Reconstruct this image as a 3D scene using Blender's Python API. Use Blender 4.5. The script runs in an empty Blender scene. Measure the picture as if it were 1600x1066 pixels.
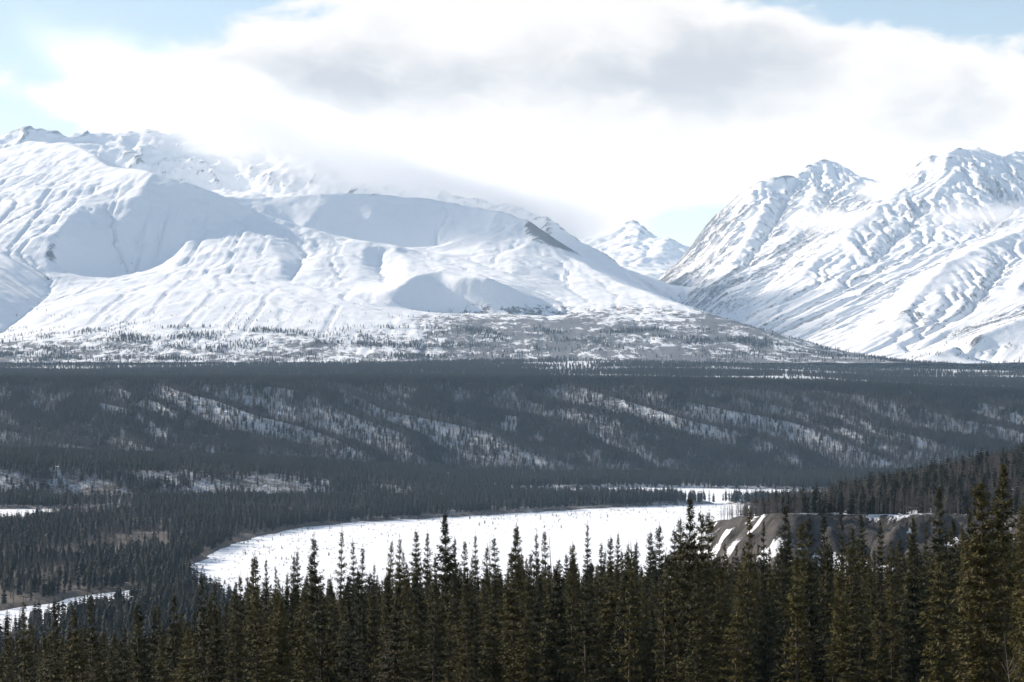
import bpy, math, random
import numpy as np

# ------------------------------------------------------------------ camera, sky, sun, exposure
SC = bpy.context.scene
COL = SC.collection
CAM_Z = 125.0
HOR = 580.0            # row of the horizon in the 1600 x 1066 photograph
FP = 2986.0            # focal length in those pixels (30 degree view)

cd = bpy.data.cameras.new('camera')
cam = bpy.data.objects.new('camera', cd)
COL.objects.link(cam)
cam.location = (0, 0, CAM_Z)
cam.rotation_euler = (math.radians(90), 0, 0)
cd.sensor_width = 36.0
cd.lens = 36.0 * FP / 1600.0
cd.shift_y = (HOR - 533.0) / 1600.0
cd.clip_start = 1.0
cd.clip_end = 90000.0
SC.camera = cam

SUN_EL = math.radians(24.0)
SUN_AHEAD = math.radians(30.0)      # sun stands to the left, this far ahead of square
sun_dir = (-math.cos(SUN_EL) * math.cos(SUN_AHEAD), math.cos(SUN_EL) * math.sin(SUN_AHEAD), math.sin(SUN_EL))
sl = bpy.data.lights.new('sun', 'SUN')
sl.energy = 5.0
sl.angle = math.radians(0.53)
sl.color = (1.0, 0.955, 0.89)
so = bpy.data.objects.new('sun', sl)
COL.objects.link(so)
from mathutils import Vector
so.rotation_euler = Vector(sun_dir).to_track_quat('Z', 'Y').to_euler()

SC.view_settings.view_transform = 'Standard'
SC.view_settings.look = 'None'
SC.view_settings.exposure = 0.60
SC.view_settings.gamma = 1.0
SC.view_settings.use_curve_mapping = False
SC.render.engine = 'CYCLES'
SC.cycles.use_denoising = True
SC.cycles.max_bounces = 16
SC.cycles.diffuse_bounces = 2
SC.cycles.glossy_bounces = 1
SC.cycles.transparent_max_bounces = 8
SC.cycles.volume_bounces = 16
SC.cycles.use_adaptive_sampling = True
SC.cycles.adaptive_threshold = 0.02
SC.cycles.volume_step_rate = 1.0
SC.cycles.volume_max_steps = 64


class NT:
    """small helper round a node tree"""
    def __init__(s, tree):
        s.t = tree
        s.n = tree.nodes
        s.n.clear()

    def new(s, typ, **kw):
        nd = s.n.new(typ)
        for k, v in kw.items():
            setattr(nd, k, v)
        return nd

    def link(s, a, b):
        s.t.links.new(a, b)

    def put(s, sock, v):
        if isinstance(v, bpy.types.NodeSocket):
            s.link(v, sock)
        elif v is not None:
            sock.default_value = v

    def math(s, op, a, b=None, c=None, clamp=False):
        nd = s.new('ShaderNodeMath', operation=op, use_clamp=clamp)
        s.put(nd.inputs[0], a)
        if b is not None: s.put(nd.inputs[1], b)
        if c is not None: s.put(nd.inputs[2], c)
        return nd.outputs[0]

    def vmath(s, op, a, b=None):
        nd = s.new('ShaderNodeVectorMath', operation=op)
        s.put(nd.inputs[0], a)
        if b is not None: s.put(nd.inputs[1], b)
        return nd.outputs[0]

    def ramp(s, v, lo, hi, a=0.0, b=1.0):
        nd = s.new('ShaderNodeMapRange', interpolation_type='SMOOTHSTEP')
        s.put(nd.inputs[0], v)
        s.put(nd.inputs[1], lo); s.put(nd.inputs[2], hi); s.put(nd.inputs[3], a); s.put(nd.inputs[4], b)
        return nd.outputs[0]

    def noise(s, vec, scale, detail=4.0, rough=0.55, dist=0.0, dims='3D'):
        nd = s.new('ShaderNodeTexNoise', noise_dimensions=dims)
        s.put(nd.inputs['Vector'], vec)
        nd.inputs['Scale'].default_value = scale
        nd.inputs['Detail'].default_value = detail
        nd.inputs['Roughness'].default_value = rough
        nd.inputs['Distortion'].default_value = dist
        return nd.outputs['Fac']

    def mix(s, f, a, b):
        nd = s.new('ShaderNodeMix', data_type='RGBA')
        s.put(nd.inputs[0], f)
        s.put(nd.inputs[6], a if isinstance(a, bpy.types.NodeSocket) else (*a, 1.0))
        s.put(nd.inputs[7], b if isinstance(b, bpy.types.NodeSocket) else (*b, 1.0))
        return nd.outputs[2]

    def xyz(s, v):
        nd = s.new('ShaderNodeSeparateXYZ')
        s.put(nd.inputs[0], v)
        return nd.outputs


def make_world():
    w = bpy.data.worlds.new('World')
    SC.world = w
    w.use_nodes = True
    t = NT(w.node_tree)
    sky = t.new('ShaderNodeTexSky', sky_type='NISHITA')
    sky.sun_disc = False
    sky.sun_elevation = SUN_EL
    sky.sun_rotation = math.atan2(sun_dir[0], sun_dir[1])
    sky.altitude = 600.0
    sky.air_density = 1.0
    sky.dust_density = 0.6
    bg = t.new('ShaderNodeBackground')
    t.link(sky.outputs[0], bg.inputs[0])
    bg.inputs[1].default_value = 0.092
    tc = t.new('ShaderNodeTexCoord')
    d = t.xyz(tc.outputs['Generated'])
    # directions as azimuth and elevation in degrees; azimuth 0 straight ahead
    az = t.math('MULTIPLY', t.math('ARCTAN2', d[0], d[1]), 57.2958)
    el = t.math('MULTIPLY', t.math('ARCSINE', d[2]), 57.2958)
    cmb = t.new('ShaderNodeCombineXYZ')
    t.link(az, cmb.inputs[0])
    t.link(t.math('MULTIPLY', el, 1.9), cmb.inputs[1])
    uv = cmb.outputs[0]
    big = t.noise(uv, 0.085, 3.0, 0.5)
    fine = t.noise(uv, 0.42, 7.0, 0.58, 0.4)
    # cloud bodies: (azimuth, elevation, half width, half height, weight), a broken cloud deck all round
    blobs = [(-4.6, 7.6, 9.5, 3.0, 1.15), (8.4, 7.4, 11.0, 2.9, 1.05), (1.5, 8.5, 8.0, 4.0, 0.6), (-13.8, 11.0, 4.4, 1.7, -0.75), (14.0, 11.2, 3.6, 1.0, -0.6), (5.5, 4.6, 3.2, 0.8, -0.3), (-14.5, 7.2, 3.0, 0.5, -0.25), (-26, 9, 9, 4, 0.9), (30, 8.5, 10, 4, 0.9), (52, 9, 9, 3.5, .9),
             (-50, 8, 10, 4, .9), (-78, 10, 11, 5, .9), (80, 9, 12, 4, .9), (110, 10, 11, 5, .9), (-110, 9, 12, 4.5, .9), (145, 9, 12, 4, .9), (-145, 10, 12, 4.5, .9), (178, 9, 12, 4, .9)]
    tot = None
    for (a, e, ra, re, wt) in blobs:
        da = t.math('DIVIDE', t.math('SUBTRACT', az, a), ra)
        de = t.math('DIVIDE', t.math('SUBTRACT', el, e), re)
        r2 = t.math('ADD', t.math('MULTIPLY', da, da), t.math('MULTIPLY', de, de))
        g = t.math('MULTIPLY', t.math('EXPONENT', t.math('MULTIPLY', r2, -1.0)), wt)
        tot = g if tot is None else t.math('ADD', tot, g)
    # higher up the cover is broken by noise alone
    high = t.math('MULTIPLY', t.ramp(el, 11.0, 20.0), 0.12)
    tot = t.math('ADD', t.math('MINIMUM', tot, 1.0), high)
    f = t.math('ADD', tot, t.math('MULTIPLY', t.math('SUBTRACT', fine, 0.5), 1.15))
    f = t.math('ADD', f, t.math('MULTIPLY', t.math('SUBTRACT', big, 0.5), 0.55))
    mask = t.ramp(f, 0.34, 0.62, 0.06, 1.0)
    # greyer, thicker places
    thick = t.noise(t.vmath('ADD', uv, (31.7, 12.2, 0.0)), 0.13, 4.0, 0.5, 0.3)
    gb = None
    for (a, e, ra, re, wt) in [(-5.6, 8.6, 6.5, 1.0, 1.05), (6.0, 8.9, 5.2, 1.6, 1.0), (13.2, 7.7, 3.2, 1.1, 0.6), (-24, 9, 5, 1.2, .9), (27, 8.6, 6, 1.3, .9), (46, 8.5, 6, 1.3, .9), (-47, 8, 6, 1.3, .9), (-75, 9, 7, 1.5, .9), (75, 9, 7, 1.5, .9)]:
        da = t.math('DIVIDE', t.math('SUBTRACT', az, a), ra)
        de = t.math('DIVIDE', t.math('SUBTRACT', el, e), re)
        r2 = t.math('ADD', t.math('MULTIPLY', da, da), t.math('MULTIPLY', de, de))
        g = t.math('MULTIPLY', t.math('EXPONENT', t.math('MULTIPLY', r2, -1.0)), wt)
        gb = g if gb is None else t.math('ADD', gb, g)
    gv = t.math('ADD', gb, t.math('MULTIPLY', t.math('SUBTRACT', thick, 0.5), 1.2))
    gv = t.math('ADD', gv, t.math('MULTIPLY', t.math('SUBTRACT', fine, 0.5), 1.3))
    grey = t.math('MULTIPLY', t.ramp(gv, 0.1, 1.2), t.ramp(f, 0.5, 0.95))
    col = t.mix(grey, (1.0, 0.995, 0.985), (0.54, 0.56, 0.595))
    cb = t.new('ShaderNodeBackground')
    t.link(col, cb.inputs[0])
    cb.inputs[1].default_value = 0.66
    mx = t.new('ShaderNodeMixShader')
    t.link(mask, mx.inputs[0])
    t.link(bg.outputs[0], mx.inputs[1])
    t.link(cb.outputs[0], mx.inputs[2])
    out = t.new('ShaderNodeOutputWorld')
    t.link(mx.outputs[0], out.inputs[0])


make_world()

# ------------------------------------------------------------------ numpy helpers
RNG = np.random.default_rng(7)
_perm = np.random.default_rng(3).permutation(512)
_perm = np.concatenate([_perm, _perm, _perm])
_ang = np.random.default_rng(4).random(512) * 2 * np.pi
_gx, _gy = np.cos(_ang), np.sin(_ang)


def perlin(x, y, seed=0):
    x = np.asarray(x, float) + seed * 17.31
    y = np.asarray(y, float) + seed * 9.77
    xi = np.floor(x).astype(np.int64); yi = np.floor(y).astype(np.int64)
    xf = x - xi; yf = y - yi
    u = xf * xf * xf * (xf * (xf * 6 - 15) + 10)
    v = yf * yf * yf * (yf * (yf * 6 - 15) + 10)

    def g(ix, iy, dx, dy):
        h = _perm[(_perm[ix & 511] + iy) & 511]
        return _gx[h] * dx + _gy[h] * dy
    a = g(xi, yi, xf, yf); b = g(xi + 1, yi, xf - 1, yf)
    c = g(xi, yi + 1, xf, yf - 1); d = g(xi + 1, yi + 1, xf - 1, yf - 1)
    return (a + u * (b - a) + v * ((c + u * (d - c)) - (a + u * (b - a)))) * 1.5


def fbm(x, y, octv=5, seed=0, gain=0.5):
    s = 0; a = 1.0
    for i in range(octv):
        s = s + a * perlin(x * 2 ** i, y * 2 ** i, seed + i * 3)
        a *= gain
    return s


def ridged(x, y, octv=5, seed=0, gain=0.5):
    s = 0; a = 1.0
    for i in range(octv):
        s = s + a * (1 - 2 * np.abs(perlin(x * 2 ** i, y * 2 ** i, seed + i * 3)))
        a *= gain
    return s


def sst(a, b, x):
    t = np.clip((x - a) / (b - a), 0, 1)
    return t * t * (3 - 2 * t)


def unp(px, py, d):
    """a point of the place seen at this place of the photograph, d metres away"""
    return ((px - 800.0) / FP * d, d, CAM_Z + (HOR - py) / FP * d)


def floor_pt(px, py):
    d = CAM_Z * FP / (py - HOR)
    return ((px - 800.0) / FP * d, d)


def sd_poly(x, y, poly):
    """signed distance to a polygon, negative inside"""
    P = np.array(poly, float)
    x = np.asarray(x, float); y = np.asarray(y, float)
    best = np.full(x.shape, 1e18)
    inside = np.zeros(x.shape, bool)
    n = len(P)
    for i in range(n):
        ax, ay = P[i]; bx, by = P[(i + 1) % n]
        ex, ey = bx - ax, by - ay
        t = np.clip(((x - ax) * ex + (y - ay) * ey) / (ex * ex + ey * ey + 1e-9), 0, 1)
        dx = x - ax - t * ex; dy = y - ay - t * ey
        best = np.minimum(best, dx * dx + dy * dy)
        c = ((ay > y) != (by > y))
        with np.errstate(divide='ignore', invalid='ignore'):
            xi = ax + (y - ay) * ex / (ey if ey != 0 else 1e-9)
        inside ^= c & (x < xi)
    d = np.sqrt(best)
    return np.where(inside, -d, d)


def tag(o, label=None, cat=None, group=None, kind=None):
    if label: o['label'] = label
    if cat: o['category'] = cat
    if group: o['group'] = group
    if kind: o['kind'] = kind
    return o


def grid_mesh(name, X, Y, Z, mat, label, cat, kind='structure'):
    ny, nx = X.shape
    v = np.stack([X, Y, Z], -1).reshape(-1, 3)
    i = np.arange(ny * nx).reshape(ny, nx)
    q = np.stack([i[:-1, :-1], i[:-1, 1:], i[1:, 1:], i[1:, :-1]], -1).reshape(-1, 4)
    me = bpy.data.meshes.new(name)
    me.vertices.add(len(v)); me.vertices.foreach_set('co', v.astype(np.float32).ravel())
    me.loops.add(len(q) * 4); me.loops.foreach_set('vertex_index', q.astype(np.int32).ravel())
    me.polygons.add(len(q)); me.polygons.foreach_set('loop_start', np.arange(0, len(q) * 4, 4, dtype=np.int32))
    me.polygons.foreach_set('use_smooth', np.ones(len(q), bool))
    me.update(); me.validate()
    me.materials.append(mat)
    o = bpy.data.objects.new(name, me)
    COL.objects.link(o)
    tag(o, label, cat, None, kind)
    return o


def tri_mesh(name, V, T, mats, mi=None, smooth=False):
    me = bpy.data.meshes.new(name)
    V = np.asarray(V, np.float32); T = np.asarray(T, np.int32)
    me.vertices.add(len(V)); me.vertices.foreach_set('co', V.ravel())
    me.loops.add(len(T) * 3); me.loops.foreach_set('vertex_index', T.ravel())
    me.polygons.add(len(T)); me.polygons.foreach_set('loop_start', np.arange(0, len(T) * 3, 3, dtype=np.int32))
    if smooth: me.polygons.foreach_set('use_smooth', np.ones(len(T), bool))
    for m in mats: me.materials.append(m)
    if mi is not None: me.polygons.foreach_set('material_index', np.asarray(mi, np.int32))
    me.update()
    return me


# ------------------------------------------------------------------ materials
def mat_new(name):
    m = bpy.data.materials.new(name)
    m.use_nodes = True
    t = NT(m.node_tree)
    b = t.new('ShaderNodeBsdfPrincipled')
    o = t.new('ShaderNodeOutputMaterial')
    t.link(b.outputs[0], o.inputs[0])
    b.inputs['Specular IOR Level'].default_value = 0.25
    return m, t, b


SNOW = (0.86, 0.875, 0.90)
ROCK = (0.085, 0.087, 0.093)
ROCK2 = (0.14, 0.138, 0.14)


def mat_mountain(name, rock_lo, rock_hi, shrub=False, nscale=1.0, strength=1.0):
    """wind-packed snow with rock breaking through where it is steep, alder scrub low down"""
    m, t, b = mat_new(name)
    g = t.new('ShaderNodeNewGeometry')
    pos = g.outputs['Position']
    nz = t.xyz(g.outputs['True Normal'])[2]
    pz = t.xyz(pos)
    n1 = t.noise(pos, 0.012 * nscale, 8.0, 0.62)
    n2 = t.noise(pos, 0.075 * nscale, 6.0, 0.72)
    n3 = t.noise(pos, 0.0022 * nscale, 3.0, 0.5)
    at = t.new('ShaderNodeAttribute', attribute_name='rock')
    steep = at.outputs['Fac']
    v = t.math('ADD', steep, t.math('MULTIPLY', t.math('SUBTRACT', n1, 0.5), 0.5))
    v = t.math('ADD', v, t.math('MULTIPLY', t.math('SUBTRACT', n2, 0.5), 0.75))
    v = t.math('ADD', v, t.math('MULTIPLY', t.math('SUBTRACT', n3, 0.5), 0.5))
    n4 = t.noise(t.vmath('MULTIPLY', pos, (1.0, 1.0, 0.6)), 0.16 * nscale, 4.0, 0.75)
    v = t.math('ADD', v, t.math('MULTIPLY', t.math('SUBTRACT', n4, 0.5), 1.7))
    rk = t.math('MULTIPLY', t.ramp(v, rock_lo, rock_hi), strength)
    rc = t.mix(n2, ROCK, ROCK2)
    col = t.mix(rk, SNOW, rc)
    if shrub:
        st = t.vmath('MULTIPLY', pos, (1.0, 0.45, 1.6))
        s1 = t.noise(st, 0.0065, 6.0, 0.6, 0.5)
        s2 = t.noise(pos, 0.10, 4.0, 0.75)
        side = t.ramp(pz[0], -430.0, -90.0)
        top = t.math('ADD', t.math('MULTIPLY', side, 85.0), 205.0)
        band = t.ramp(t.math('SUBTRACT', pz[2], top), -55.0, 45.0, 1.0, 0.0)
        s3 = t.noise(st, 0.03, 5.0, 0.68, 0.4)
        sv = t.math('ADD', t.math('MULTIPLY', t.math('SUBTRACT', s1, 0.5), 1.5), t.math('MULTIPLY', t.math('SUBTRACT', s2, 0.5), 1.3))
        sv = t.math('ADD', sv, t.math('MULTIPLY', t.math('SUBTRACT', s3, 0.5), 2.6))
        sv = t.math('ADD', sv, t.math('MULTIPLY', side, 0.14))
        sv = t.math('ADD', sv, t.math('MULTIPLY', t.math('SUBTRACT', band, 0.5), 0.5))
        sm = t.math('MULTIPLY', t.ramp(sv, 0.0, 0.34), t.ramp(band, 0.0, 0.25))
        col = t.mix(t.math('MULTIPLY', sm, 0.92), col, (0.072, 0.073, 0.08))
    t.link(col, b.inputs['Base Color'])
    b.inputs['Roughness'].default_value = 0.85
    bp = t.new('ShaderNodeBump')
    bp.inputs['Strength'].default_value = 0.55
    bp.inputs['Distance'].default_value = 9.0
    t.link(t.math('ADD', n1, t.math('MULTIPLY', n2, 0.22)), bp.inputs['Height'])
    t.link(bp.outputs[0], b.inputs['Normal'])
    return m


def mat_ground():
    m, t, b = mat_new('snowy_ground')
    g = t.new('ShaderNodeNewGeometry')
    pos = g.outputs['Position']
    p = t.xyz(pos)
    n1 = t.noise(pos, 0.05, 6.0, 0.65)
    n2 = t.noise(pos, 0.4, 4.0, 0.7)
    n3 = t.noise(pos, 0.008, 4.0, 0.55)
    # forest litter showing through old snow: mostly bare on the near slope, thin on the far bluff and bench
    far = t.ramp(p[1], 500.0, 2600.0, 0.40, 0.02)
    v = t.math('ADD', t.math('MULTIPLY', n1, 0.5), t.math('MULTIPLY', n2, 0.35))
    v = t.math('ADD', v, t.math('MULTIPLY', n3, 0.3))
    v = t.math('ADD', v, far)
    k = t.ramp(v, 0.56, 0.78)
    duff = t.mix(n2, (0.075, 0.058, 0.045), (0.16, 0.135, 0.11))
    col = t.mix(k, (0.80, 0.82, 0.85), duff)
    t.link(col, b.inputs['Base Color'])
    b.inputs['Roughness'].default_value = 0.9
    bp = t.new('ShaderNodeBump')
    bp.inputs['Strength'].default_value = 0.5
    bp.inputs['Distance'].default_value = 0.8
    t.link(n1, bp.inputs['Height'])
    t.link(bp.outputs[0], b.inputs['Normal'])
    return m


def mat_river():
    m, t, b = mat_new('river_snow')
    g = t.new('ShaderNodeNewGeometry')
    pos = g.outputs['Position']
    st = t.vmath('MULTIPLY', pos, (0.35, 1.0, 1.0))
    n1 = t.noise(st, 0.02, 5.0, 0.6)
    n2 = t.noise(st, 0.15, 4.0, 0.6)
    # bare grey ice and silt lanes
    k = t.math('MULTIPLY', t.ramp(n1, 0.60, 0.72), t.ramp(n2, 0.42, 0.62))
    col = t.mix(t.math('MULTIPLY', k, 0.45), (0.90, 0.905, 0.92), (0.50, 0.53, 0.56))
    t.link(col, b.inputs['Base Color'])
    b.inputs['Roughness'].default_value = 0.7
    bp = t.new('ShaderNodeBump')
    bp.inputs['Strength'].default_value = 0.35
    bp.inputs['Distance'].default_value = 0.5
    t.link(n2, bp.inputs['Height'])
    t.link(bp.outputs[0], b.inputs['Normal'])
    return m


def mat_terrace():
    m, t, b = mat_new('cut_bank')
    g = t.new('ShaderNodeNewGeometry')
    pos = g.outputs['Position']
    nz = t.xyz(g.outputs['True Normal'])[2]
    st = t.vmath('MULTIPLY', pos, (1.0, 1.0, 0.16))
    n1 = t.noise(st, 0.12, 6.0, 0.65, 0.8)
    n2 = t.noise(pos, 0.9, 4.0, 0.7)
    n3 = t.noise(t.vmath('MULTIPLY', pos, (1.0, 1.0, 0.5)), 0.06, 4.0, 0.55)
    scree = t.mix(t.ramp(n1, 0.35, 0.65), (0.040, 0.036, 0.034), (0.105, 0.094, 0.085))
    scree = t.mix(t.math('MULTIPLY', n2, 0.5), scree, (0.055, 0.05, 0.047))
    sn = t.math('ADD', n3, t.math('MULTIPLY', t.math('SUBTRACT', n2, 0.5), 0.12))
    snow_top = t.math('MULTIPLY', t.ramp(nz, 0.93, 0.985), t.ramp(sn, 0.55, 0.60))
    pzz = t.xyz(pos)[2]
    snow_face = t.math('MULTIPLY', t.ramp(t.math('ADD', sn, t.ramp(pzz, 56.0, 72.0, 0.03, -0.05)), 0.57, 0.60), t.ramp(nz, 0.98, 0.9))
    col = t.mix(t.math('MAXIMUM', snow_top, snow_face), scree, (0.83, 0.84, 0.86))
    t.link(col, b.inputs['Base Color'])
    b.inputs['Roughness'].default_value = 0.95
    bp = t.new('ShaderNodeBump')
    bp.inputs['Strength'].default_value = 1.0
    bp.inputs['Distance'].default_value = 2.2
    t.link(t.math('ADD', n1, t.math('MULTIPLY', n2, 0.4)), bp.inputs['Height'])
    t.link(bp.outputs[0], b.inputs['Normal'])
    return m


def mat_needles(name, c1, c2, c3):
    m, t, b = mat_new(name)
    oi = t.new('ShaderNodeObjectInfo')
    g = t.new('ShaderNodeNewGeometry')
    n = t.noise(g.outputs['Position'], 1.1, 3.0, 0.6)
    base = t.mix(t.math('POWER', oi.outputs['Random'], 1.5), c1, c2)
    col = t.mix(t.ramp(n, 0.45, 0.72), base, c3)
    t.link(col, b.inputs['Base Color'])
    b.inputs['Roughness'].default_value = 0.75
    b.inputs['Specular IOR Level'].default_value = 0.15
    return m


def mat_bark(name, c1, c2, scale=3.0):
    m, t, b = mat_new(name)
    g = t.new('ShaderNodeNewGeometry')
    oi = t.new('ShaderNodeObjectInfo')
    n = t.noise(t.vmath('MULTIPLY', g.outputs['Position'], (1, 1, 0.4)), scale, 4.0, 0.6)
    n = t.math('ADD', t.math('MULTIPLY', n, 0.7), t.math('MULTIPLY', oi.outputs['Random'], 0.3))
    t.link(t.mix(n, c1, c2), b.inputs['Base Color'])
    b.inputs['Roughness'].default_value = 0.9
    return m


M_LEFT = mat_mountain('left_mountain_snow', 1.32, 1.75, shrub=True)
M_RIGHT = mat_mountain('right_mountain_snow', 1.16, 1.78, shrub=False)
M_BACK = mat_mountain('back_range_snow', 1.12, 1.7)
M_FAR = mat_mountain('far_peak_snow', 1.0, 1.4, nscale=0.7)
M_GROUND = mat_ground()
M_RIVER = mat_river()
M_TERR = mat_terrace()
M_NEEDLE = mat_needles('spruce_needles', (0.016, 0.020, 0.007), (0.088, 0.073, 0.017), (0.075, 0.064, 0.022))
M_NEEDLE_FAR = mat_needles('far_spruce_needles', (0.010, 0.014, 0.009), (0.017, 0.020, 0.010), (0.021, 0.023, 0.013))
M_RUST = mat_needles('rusty_needles', (0.095, 0.075, 0.052), (0.11, 0.088, 0.06), (0.13, 0.105, 0.075))
M_OLIVE = mat_needles('olive_needles', (0.066, 0.055, 0.016), (0.078, 0.064, 0.019), (0.09, 0.07, 0.024))
M_BARK = mat_bark('spruce_bark', (0.06, 0.048, 0.038), (0.13, 0.105, 0.085))
M_BARE = mat_bark('bare_aspen_bark', (0.075, 0.064, 0.058), (0.15, 0.13, 0.118))
M_PALE = mat_bark('weathered_pale_wood', (0.16, 0.135, 0.11), (0.28, 0.24, 0.20))

# ------------------------------------------------------------------ the lie of the land
RIVER = [floor_pt(*p) for p in [(300, 884), (330, 868), (370, 850), (430, 833), (480, 824), (560, 816), (700, 809), (800, 803), (960, 793), (1060, 789), (1130, 787)]]
RIVER += [(260, 1720), (420, 1600), (500, 1450), (300, 1250), (120, 860), (92, 700), (60, 640), (-50, 650), (-95, 800), (-145, 1010), (-192, 1135)]
CHANNEL = [floor_pt(*p) for p in [(735, 771), (800, 767), (900, 763), (1000, 762), (1140, 764), (1300, 766), (1300, 781), (1150, 786), (1075, 786), (1065, 780), (960, 779), (930, 775), (800, 774)]]
LAKE = [floor_pt(*p) for p in [(-300, 832), (-60, 826), (20, 822), (70, 814), (118, 800), (70, 795), (-60, 796), (-300, 802)]]
STRIP = [floor_pt(*p) for p in [(-40, 1000), (30, 988), (90, 974), (160, 956), (228, 933), (226, 920), (150, 929), (60, 946), (-40, 963)]]
TERRACE = [(84, 800), (92, 740), (105, 700), (139, 690), (159, 680), (200, 662), (300, 640), (600, 600), (900, 700), (900, 1300), (500, 1300), (295, 1110), (200, 960), (142, 860), (98, 825)]
WATERS = [RIVER, CHANNEL, LAKE, STRIP]


def water_sd(x, y):
    s = sd_poly(x, y, WATERS[0])
    for w in WATERS[1:]:
        s = np.minimum(s, sd_poly(x, y, w))
    return s + 5.0 * perlin(x / 28.0, y / 28.0, 5) + 2.5 * perlin(x / 9.0, y / 9.0, 6)


def bluff_skew(x, s):
    return x - 0.85 * s + 45.0 * perlin(x / 210.0, s / 170.0, 82)


def bluff_lines(x):
    yb = 2295 + 35 * perlin(x / 330.0, 0 * x, 11) + 0.02 * x
    yt = 2660 + 40 * perlin(x / 260.0, 0 * x + 3.3, 12) + 0.03 * x
    return yb, yt


def ground_z(x, y):
    x = np.asarray(x, float); y = np.asarray(y, float)
    # near slope
    prof = np.interp(y, [-3000, -300, -20, 6, 30, 110, 300, 390, 540, 640], [140, 127, 124, 123.3, 118.2, 102.5, 84.0, 68.0, 10.0, 2.0])
    tilt = np.where(x < -8, 0.15 * (x + 8), 0.03 * np.maximum(x - 15, 0))
    tilt = np.clip(tilt, -26, 5) * sst(30, 130, y) * (1 - sst(420, 600, y))
    near = prof + tilt + 1.2 * fbm(x / 45.0, y / 45.0, 3, 1) * sst(10, 60, y) * (1 - sst(520, 620, y))
    # flood plain
    plain = 2.2 + 1.1 * fbm(x / 120.0, y / 120.0, 3, 2)
    plain = plain - (plain + 1.6) * (1 - sst(-3.0, 6.0, water_sd(x, y)))
    # low wooded terrace on the left, in front of the bluff
    h = np.interp(x, [-3000, -800, -520, -235, -110, -60], [34, 32, 30, 19, 6, 0])
    toe = 1800 + 22 * perlin(x / 140.0, 0 * x, 14)
    low = h * sst(0, 105, y - toe) * (1 - 0.35 * sst(2150, 2300, y))
    plain = plain + low
    # bluff and bench
    yb, yt = bluff_lines(x)
    t = np.clip((y - yb) / (yt - yb), 0, 1)
    top = np.interp(x, [-2500, -700, 200, 520, 760, 1600], [110, 109, 107, 98, 88, 76])
    s = (1 - t) * (yt - yb)
    skew = bluff_skew(x, s)
    gl = 1 - np.abs(perlin(skew / 150.0, s / 900.0, 15)) * 2.4
    gl2 = 1 - np.abs(perlin(skew / 58.0, s / 500.0, 16)) * 2.4
    prof_b = t ** 0.9
    face = top * prof_b
    amp = np.sin(np.pi * np.clip(t * 0.9 + 0.05, 0, 1)) ** 0.8 * (t > 0) * (t < 1)
    amp = np.sin(np.pi * t) ** 0.7
    face = face + amp * (20.0 * gl + 5.0 * gl2 - 11.0)
    bench = np.interp(y, [2600, 3100, 3800, 4500, 5200, 9000], [0, 4, 17, 35, 44, 80])
    bench = bench + (5.0 * sst(3180, 3270, y + 120 * perlin(x / 500.0, 0 * x, 18)) + 6.0 * sst(3720, 3830, y + 160 * perlin(x / 400.0, 0 * x, 19))) * sst(-900, 300, x)
    bench = bench + 4.0 * fbm(x / 420.0, y / 260.0, 3, 17) * sst(yt, yt + 500, y)
    face = face + np.where(t >= 1, bench, 0) + np.minimum(0, 0 * t)
    z = np.where(y < 600, near, plain)
    z = np.where((y >= 560) & (y < 640), near + (plain - near) * sst(560, 640, y), z)
    return np.where(t > 0, np.maximum(plain * (1 - sst(0, .3, t)) + face, face), z)


def axis(parts):
    out = []
    for a, b, st in parts:
        out.append(np.arange(a, b, st))
    return np.concatenate(out)


gx = axis([(-30000, -6000, 3000), (-6000, -1800, 350), (-1800, -1250, 40), (-1250, 1250, 6.5), (1250, 1800, 40), (1800, 6000, 350), (6000, 30001, 3000)])
gy = axis([(-6000, -400, 700), (-400, 0, 20), (0, 640, 5), (640, 1700, 8), (1700, 2300, 6.5), (2300, 2760, 5), (2760, 4700, 14), (4700, 6000, 130), (6000, 40001, 4000)])
GX, GY = np.meshgrid(gx, gy)
GZ = ground_z(GX, GY)
grid_mesh('ground', GX, GY, GZ, M_GROUND, 'snow patched valley ground with far wooded bluff and bench', 'ground')

# frozen river: one flat sheet lying in the channels
rx = np.linspace(-1500, 900, 41); ry = np.linspace(600, 2150, 41)
RX, RY = np.meshgrid(rx, ry)
grid_mesh('frozen_river', RX, RY, np.zeros_like(RX), M_RIVER, 'flat white snow covered frozen river', 'river')


def terrace_z(x, y):
    sd = sd_poly(x, y, TERRACE) + 5.0 * perlin(x / 24.0, y / 24.0, 21) + 2.2 * perlin(x / 8.0, y / 8.0, 22)
    top = 72.5 - 0.08 * (y - 700) + 0.16 * (x - 105) * sst(700, 850, y) + 1.2 * fbm(x / 30.0, y / 30.0, 3, 23)
    top = np.clip(top, 55, 84)
    fall = np.maximum(sd, 0)
    z = top - 0.80 * fall - 1.6 * sst(0, 3, fall)
    rill = ridged(x / 16.0 + 0.2 * perlin(y / 10.0, x / 10.0, 24), y / 26.0, 3, 25)
    z = z + np.where(sd > 0, 1, 0) * (sst(0, 8, fall) * (3.4 * rill - 2.4) + sst(0, 3, fall) * 1.1 * fbm(x / 7.0, y / 7.0, 4, 26, 0.65))
    return np.where(fall > 105, -8, np.maximum(z, -8)), sd


tx = np.arange(0, 620, 1.9); ty = np.arange(560, 1310, 2.4)
TX, TY = np.meshgrid(tx, ty)
TZ, _ = terrace_z(TX, TY)
grid_mesh('river_terrace', TX, TY, TZ, M_TERR, 'flat topped terrace with bare grey cut bank beside the river', 'terrace')


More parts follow.
